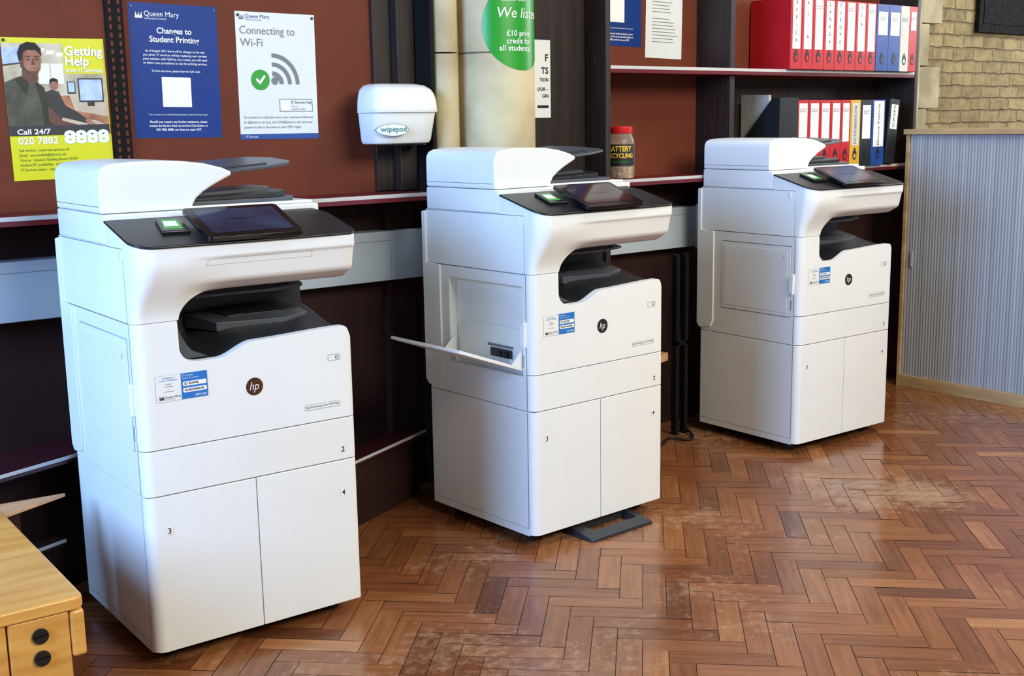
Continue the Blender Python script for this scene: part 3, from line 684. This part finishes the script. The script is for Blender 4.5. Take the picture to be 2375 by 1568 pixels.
for i,t in enumerate(('Self service:  myservice.qmul.ac.uk','Email:  servicedesk@qmul.ac.uk','Visit us:  Queens\' Building Room W209','Student PC availability:  availability.its','IT Services status:  status.its.qmul.ac.uk')):
    b.text(t,.022,-.334-i*.0145,.0075,mp,.003,'ink_green',bold=.01)
b.disc(.008,-.008,.005,.005,mp,.003,'print_black',12)
o=b.build('poster',smooth=False,loc=(1.062,PY,1.640),rot=(0,-.01,0));top(o,'yellow help desk poster with office photograph of person wearing headset','poster')
# white paper right bay
b=B();b.rect(0,-.30,.225,.12,mp,0,'poster_white')
for i in range(24):
    if i in (7,8,15):continue
    w=random.uniform(.09,.16);b.rect(.04,.09-i*.014,.04+w,.0925-i*.014,mp,.0008,'print_grey')
o=b.build('notice_sheet',smooth=False,loc=(3.728,PY,1.935),rot=(0,.02,0));top(o,'white typed paper notice pinned to red-brown board','notice')
# notice on dark wood panel
b=B();b.rect(-.06,-.30,.035,0,mp,0,'poster_white');b.rect(.0335,-.30,.035,0,mp,.0008,'poster_navy');b.rect(-.06,-.0015,.035,0,mp,.0008,'poster_navy')
for t,y,h in (('F',-.082,.026),('TS',-.130,.024),('TION',-.160,.013),('OOR –',-.196,.013),('GIN',-.222,.013)):
    b.text(t,.022,y,h,mp,.001,'print_black','R',bold=.02)
b.rect(-.035,-.262,.022,-.252,mp,.001,'print_black')
o=b.build('notice_sheet',smooth=False,loc=(3.065,3.6197,1.685));top(o,'white notice with black capitals on dark wood panel','notice')
# green round sign wrapped on column
R0=.157
base=math.atan2(-CY,-CX)
def cmap(a,c,o):
    th=base+.76+a/(CR);r=CR+.0012+o
    return (CX+r*math.cos(th),CY+r*math.sin(th),1.712+c)
b=B();n=20
for i in range(-n,n):
    x0=R0*math.sin(i/n*math.pi/2);x1=R0*math.sin((i+1)/n*math.pi/2);y0=math.sqrt(max(0,R0*R0-x0*x0));y1=math.sqrt(max(0,R0*R0-x1*x1))
    m_=6
    for k in range(m_):
        t0,t1=-1+2*k/m_,-1+2*(k+1)/m_
        b.flat([(x0,y0*t0),(x1,y1*t0),(x1,y1*t1),(x0,y0*t1)],cmap,0,'sign_green')
b.text("Queen Mary",-.085,.095,.006,cmap,.001,'print_white');b.text("Students' Union",-.085,.086,.011,cmap,.001,'print_white')
b.text('We listen',-.100,.028,.036,cmap,.001,'print_white',shear=.15)
b.text('£10 print',-.068,-.036,.020,cmap,.001,'print_white',bold=.01);b.text('credit for',-.068,-.063,.020,cmap,.001,'print_white',bold=.01);b.text('all students!',-.095,-.088,.020,cmap,.001,'print_white',bold=.01)
o=b.build('round_sign',smooth=False,recalc=False);top(o,'round green sign with white lettering wrapped around stone column','sign')

# ------------------------------------------------------------------ dispenser
disp=empty('wipe_dispenser',(2.340,3.475,1.30));top(disp,'glossy white rounded wipe dispenser mounted beside stone column','dispenser')
def se(w,d,z,y0=.17,n=48,e=4.5):
    R=[];w*=.90
    for i in range(n):
        a=2*math.pi*i/n;ca,sa=math.cos(a),math.sin(a)
        R.append((w*abs(ca)**(2/e)*(1 if ca>=0 else -1),y0-d+d*abs(sa)**(2/e)*(1 if sa>=0 else -1),z))
    return R
b=B();b.loft([se(.118,.058,0),se(.130,.064,.004),se(.136,.067,.014),se(.145,.074,.085),se(.148,.077,.108)],'dispenser_white');o=b.build('lower_tub');o.parent=disp
b=B();b.loft([se(.151,.080,.109),se(.153,.081,.112),se(.152,.081,.125),se(.150,.080,.150),se(.145,.077,.172),se(.136,.071,.190),se(.118,.061,.203),se(.09,.045,.209),se(.05,.025,.211)],'dispenser_white');o=b.build('hood',angle=50);o.parent=disp
def dm(a,c,o):
    w=.146*.90;d=.0765;e=4.5
    xx=max(-.999*w,min(.999*w,a));yy=d*(max(0,1-abs(xx/w)**e))**(1/e)
    return (xx,.17-d-yy-.001-o,.05+c)
b=B()
for i in range(24):
    a0=-.062+.124*i/24;a1=a0+.124/24
    h0=.021*math.sqrt(max(0,1-(a0/.062)**2));h1=.021*math.sqrt(max(0,1-(a1/.062)**2))
    b.flat([(a0-.066,-h0),(a1-.066,-h1),(a1-.066,h1),(a0-.066,h0)],dm,.001,'print_grey')
    s_=.95;b.flat([(a0*s_-.066,-h0*.93),(a1*s_-.066,-h1*.93),(a1*s_-.066,h1*.93),(a0*s_-.066,h0*.93)],dm,.0016,'dispenser_white')
b.text('wipepod',-.064,-.006,.019,dm,.0022,'teal_print','C',w=.100,bold=.01);o=b.build('oval_label',smooth=False);o.parent=disp
b=B();b.box(-.08,.125,.10,.18,-.006,-.0005,'dark_plastic');b.box(-.07,.07,.166,.182,.02,.16,'dark_plastic');b.box(.075,.115,.13,.184,.02,.16,'dark_plastic');o=b.build('mounting_bracket');o.parent=disp

# ------------------------------------------------------------------ jar
jar=empty('battery_jar',(3.445,3.585,1.131));top(jar,'clear plastic jar with red lid and black battery recycling label','jar')
def rg(r,z,n=36):return [(r*math.cos(2*math.pi*i/n),r*math.sin(2*math.pi*i/n),z) for i in range(n)]
b=B();b.loft([rg(.050,0),rg(.058,.006),rg(.060,.03),rg(.060,.14),rg(.058,.160),rg(.050,.178),rg(.046,.190)],'jar_clear');o=b.build('jar_body');o.parent=jar
b=B();b.loft([rg(.053,.004),rg(.054,.060),rg(.046,.070)],'jar_contents');o=b.build('used_batteries');o.parent=jar
b=B();b.loft([rg(.050,.186),rg(.051,.188),rg(.051,.210),rg(.048,.214)],'lid_red');o=b.build('lid');o.parent=jar
jb=math.atan2(-3.585,-3.445)
jm=lambda a,c,o:((.0608+o)*math.cos(jb+a/.0608),(.0608+o)*math.sin(jb+a/.0608),.10+c)
b=B()
for i in range(-8,8):b.flat([(i*.0095,-.045),((i+1)*.0095,-.045),((i+1)*.0095,.042),(i*.0095,.042)],jm,0,'label_black')
b.text('BATTERY',0,.014,.021,jm,.0008,'label_yellow','C',w=.100,bold=.03);b.text('RECYCLING',0,-.012,.018,jm,.0008,'label_yellow','C',w=.115,bold=.03);b.text('spent batteries',0,-.032,.009,jm,.0008,'sign_green','C')
o=b.build('label',smooth=False,recalc=False);o.parent=jar

# ------------------------------------------------------------------ binders
def binder(x,z,w,col,txt,label,group,lab=True,h=.315,tilt=0,y=3.478,d=.234,ring=True,tm='print_black',stack=False,labmat='print_white',vert=False,lz=(.13,.30)):
    e=empty('ring_binder',(x,y,z),0);e.rotation_euler=(0,tilt,0);top(e,label,'binder',group)
    t=.003;b=B();b.box(0,w,0,t,0,h,col);b.box(0,t,t,d,0,h,col);b.box(w-t,w,t,d,0,h,col);part(b,'cover',e,bevel=.001)
    b=B();b.box(t+.004,w-t-.004,.02,d-.012,.004,h-.02,'paper_sheets');part(b,'paper_block',e)
    fm_=lambda a,c,o:(a,-o,c)
    if lab:
        b=B();b.rect(.012,lz[0],w-.010,lz[1],fm_,.0008,labmat)
        if stack:
            n=len(txt);hh=min(.016,(lz[1]-lz[0]-.02)/n*.72);st=(lz[1]-lz[0]-.02)/n if n>3 else .04
            for i,ch in enumerate(txt):
                if ch!=' ':b.text(ch,w/2,lz[1]-.018-hh*.3-i*st,hh,fm_,.0014,tm,'C',bold=.01)
        elif vert:
            b.text(txt,w/2+.008,lz[0]+.008,.018,fm_,.0014,tm,rot=math.pi/2,w=(lz[1]-lz[0])*.9)
        else:
            for i,l in enumerate(txt.split('|')):b.text(l,w/2,lz[1]-.03-i*.010,.0065,fm_,.0014,tm,'C',w=min(w*.6,.045))
        part(b,'spine_label',e,smooth=False)
    if ring:
        b=B();b.disc(w/2,.055,.016,.024,fm_,.0008,'bin_black',24);b.disc(w/2,.050,.0095,.011,fm_,.0014,col,20)
        b.flat([(w/2-.012,.062),(w/2+.012,.062),(w/2+.004,.088),(w/2-.004,.088)],fm_,.0010,'bin_black');part(b,'finger_ring',e,smooth=False)
    return e
G1='ring binders on the upper shelf';x=4.40;w=.080
for t,st in (('AFRICA',1),('ASIA',1),('AUSTRALIA|AND NZ',0),('CANADA',1),('EUROPE',1),('MIDDLE|EAST',0),('USA',1),('WEST|INDIES',0)):
    binder(x,1.5855,w-.002,'bin_red',t,'red ring binder with white spine label and black finger ring',G1,stack=bool(st),lz=(.09,.31));x+=w+.001
x+=.002
for k in range(2):
    binder(x,1.5855,.098,'bin_blue','ELECTIVE|REPORTS','blue ring binder with white spine label',G1,lz=(.17,.28));x+=.100
binder(x,1.5855,.072,'bin_white','ELECTIVE|DIARY','slim white ring binder with printed spine',G1,labmat='bin_white',lz=(.17,.28));x+=.074
binder(x,1.5855,.066,'bin_red','CASE|NOTES','slim red ring binder at the shelf end',G1,lz=(.20,.29))
G2='ring binders on the middle shelf'
xs=[4.462,4.546,4.630,4.712,4.792,4.866,4.948,5.040,5.152,5.262]
for k in range(5):
    binder(xs[k],1.1325,xs[k+1]-xs[k]-.002,'bin_red','ELECTIVE|REPORTS','red ring binder with white spine label',G2,lz=(.12,.30))
binder(xs[5],1.1325,.078,'bin_yellow','ELECTIVE REPORTS 07/08','yellow ring binder with handwritten spine label',G2,vert=True,lz=(.10,.30),labmat='bin_white')
binder(xs[6],1.1325,.088,'bin_black','Elective|Reports','black ring binder with white spine label',G2,lz=(.13,.29))
binder(xs[7],1.1325,.106,'bin_blue','Elective Reports','blue ring binder with handwritten spine label',G2,vert=True,lz=(.09,.31))
binder(xs[8]+.006,1.1405,.080,'bin_black','CASES','black ring binder leaning against its neighbour',G2,tilt=.10,vert=True,lz=(.17,.29))
# magazine file: tall front, sloping back
e=empty('magazine_file',(4.325,3.470,1.1325));top(e,'black magazine file with sloping side holding white papers','file box')
pf=[(0,0),(.245,0),(.245,.10),(.045,.325),(0,.325)]
b=B();b.prism(pf,'x',0,.004,'bin_black');b.prism(pf,'x',.128,.132,'bin_black')
b.box(.004,.128,0,.004,0,.325,'bin_black');b.box(.004,.128,.241,.245,0,.10,'bin_black');b.box(.004,.128,.004,.241,0,.004,'bin_black');part(b,'box',e,bevel=.001)
b=B();b.prism([(.06,.005),(.235,.005),(.235,.345),(.075,.340)],'x',.012,.030,'paper_sheets');b.prism([(.06,.005),(.235,.005),(.235,.31),(.06,.31)],'x',.06,.11,'paper_sheets');part(b,'papers',e)

# ------------------------------------------------------------------ tambour cabinet
cab=empty('tambour_cabinet',(5.262,2.30,0));top(cab,'grey tambour door cabinet with light wood top and plinth','cabinet')
L_=1.13;H=1.303;DX=.45
b=B();b.box(.0,DX,0,L_,.0,.062,'pale_wood');part(b,'plinth',cab,bevel=.002)
b=B();b.box(-.012,DX+.01,-.01,L_+.01,H-.026,H,'pale_wood');part(b,'cabinet_top',cab,bevel=.003)
b=B();b.box(.0,DX,L_-.018,L_,.062,H-.026,'pale_wood');b.box(.0,DX,0,.018,.062,H-.026,'pale_wood');b.box(DX-.01,DX,.018,L_-.018,.062,H-.026,'pale_wood');part(b,'carcass',cab,bevel=.001)
b=B();n=int((L_-.036)/.0155);s0=.018;stp=(L_-.036)/n
prof_=[(.03,s0)]
for i in range(n):
    y0=s0+i*stp
    prof_+=[(.0140,y0+.0003),(.0115,y0+.0022),(.0105,y0+stp/2),(.0115,y0+stp-.0022),(.0140,y0+stp-.0003)]
prof_+=[(.03,L_-.018)]
b.prism(prof_,'z',.063,H-.027,'tambour_grey');part(b,'tambour_door',cab,angle=20)
b=B();b.box(.002,.010,L_-.06,L_-.048,.62,.70,'tambour_grey');part(b,'handle',cab,bevel=.002)
# dark plaque on brick wall
b=B();b.prism([(0,0),(.80,0),(.80,.55),(.02,.55)],'y',0,.030,'plaque_black');b.prism([(.05,.05),(.75,.05),(.75,.50),(.06,.50)],'y',-.004,0,'plaque_black');o=b.build('plaque',loc=(6.80,3.9695,1.86),bevel=.003);top(o,'dark mottled rectangular plaque hung on the brick wall','plaque')

# ------------------------------------------------------------------ low table
tb=empty('low_table',(.712,2.272,0),-.045);top(tb,'light varnished wooden low table with black screw caps','table')
TL=(-.722,-2.275,.008)
b=B();b.prism(rrect(-.55,.722,2.275,3.05,.02,5),'z',.424,.452,'light_wood');part(b,'table_top',tb,bevel=.006,seg=3,loc=TL)
b=B();b.prism([(.692,2.277),(.721,2.277),(.721,3.04),(.692,3.04)],'z',.325,.4235,'light_wood');part(b,'side_rail',tb,bevel=.008,seg=3,loc=TL)
b=B();b.box(-.42,.573,2.283,2.32,.12,.4235,'light_wood');part(b,'front_panel',tb,bevel=.003,loc=TL)
for (y0) in (2.280,2.99):
    b=B();b.box(.576,.691,y0,y0+.045,-.008,.4235,'light_wood');lg_=part(b,'leg',tb,bevel=.004,loc=TL)
    if y0<2.5:
        for z in (.388,.342):
            b=B();b.cyl((.634,y0-.006,z),.0155,.007,'screw_black','y',28);b.add([(.621,y0-.0066,z-.0012),(.647,y0-.0066,z+.0008),(.647,y0-.0066,z+.003),(.621,y0-.0066,z+.001)],[(0,1,2,3)],'slot_black');part(b,'screw_cap',lg_)
for y0 in (2.282,2.99):
    b=B();b.box(-.54,-.424,y0,y0+.045,-.008,.4235,'light_wood');part(b,'leg',tb,bevel=.004,loc=TL)

# stabiliser foot
b=B();o_=rrect(-.145,.145,-.070,.070,.008,3);V=[];n=len(o_)
def zf(y):return .010+.022*sm((y+.070)/.07)
for a,c in o_:V.append((a,c,0))
for a,c in o_:V.append((a*.985,c*.97,zf(c)))
i_=rrect(-.105,.105,-.028,.045,.006,3)
for a,c in i_:V.append((a,c,zf(c)))
for a,c in i_:V.append((a,c,0))
F=[]
for k in range(n):
    q=(k+1)%n;F+=[(k,q,n+q,n+k),(n+k,n+q,2*n+q,2*n+k),(2*n+k,2*n+q,3*n+q,3*n+k),(3*n+k,3*n+q,q,k)]
b.add(V,F,'dark_plastic');o=b.build('stabiliser_foot',loc=(2.652,2.815,0.0005),rot=(0,0,.03),angle=30,bevel=.002);top(o,'dark grey plastic anti-tip foot on the parquet under a printer','foot')

# ------------------------------------------------------------------ lights, world, camera
w=bpy.data.worlds.new('world');scn.world=w;w.use_nodes=True;bg=w.node_tree.nodes['Background'];bg.inputs[0].default_value=(.78,.88,1,1);bg.inputs[1].default_value=.14
def area(name,loc,tgt,sx,sy,e,col):
    l=bpy.data.lights.new(name,'AREA');l.shape='RECTANGLE';l.size=sx;l.size_y=sy;l.energy=e;l.color=col
    o=bpy.data.objects.new(name,l);scn.collection.objects.link(o);o.location=loc;o.rotation_euler=(Vector(tgt)-Vector(loc)).to_track_quat('-Z','Y').to_euler();return o
area('window_daylight',(-2.8,1.9,2.4),(2.5,2.9,.8),2.4,2.0,450,(.31,.54,1))
area('hall_light',(2.8,-2.2,3.5),(3.0,3.0,.7),3.2,1.6,275,(1,.97,.85))
area('ceiling_light',(4.2,1.8,3.3),(4.2,2.2,0),2.0,1.0,50,(1,.95,.86))
area('floor_glare_light',(8.2,2.4,2.6),(4.5,2.4,0),1.8,1.8,110,(.92,.96,1))  # added light that puts glare on the floor, not a known window
yaw,pit,rol,f,h=.6726,.1803,-.0169,2741.53,1.3685
fw=Vector((math.sin(yaw)*math.cos(pit),math.cos(yaw)*math.cos(pit),-math.sin(pit)))
rt=Vector((math.cos(yaw),-math.sin(yaw),0));up=rt.cross(fw)
r=math.cos(rol)*rt+math.sin(rol)*up;u=-math.sin(rol)*rt+math.cos(rol)*up
cam=bpy.data.cameras.new('camera');co=bpy.data.objects.new('camera',cam);scn.collection.objects.link(co)
cam.sensor_width=36;cam.lens=f/2375*36
M=Matrix(((r.x,u.x,-fw.x,0),(r.y,u.y,-fw.y,0),(r.z,u.z,-fw.z,h),(0,0,0,1)));co.matrix_world=M
scn.camera=co
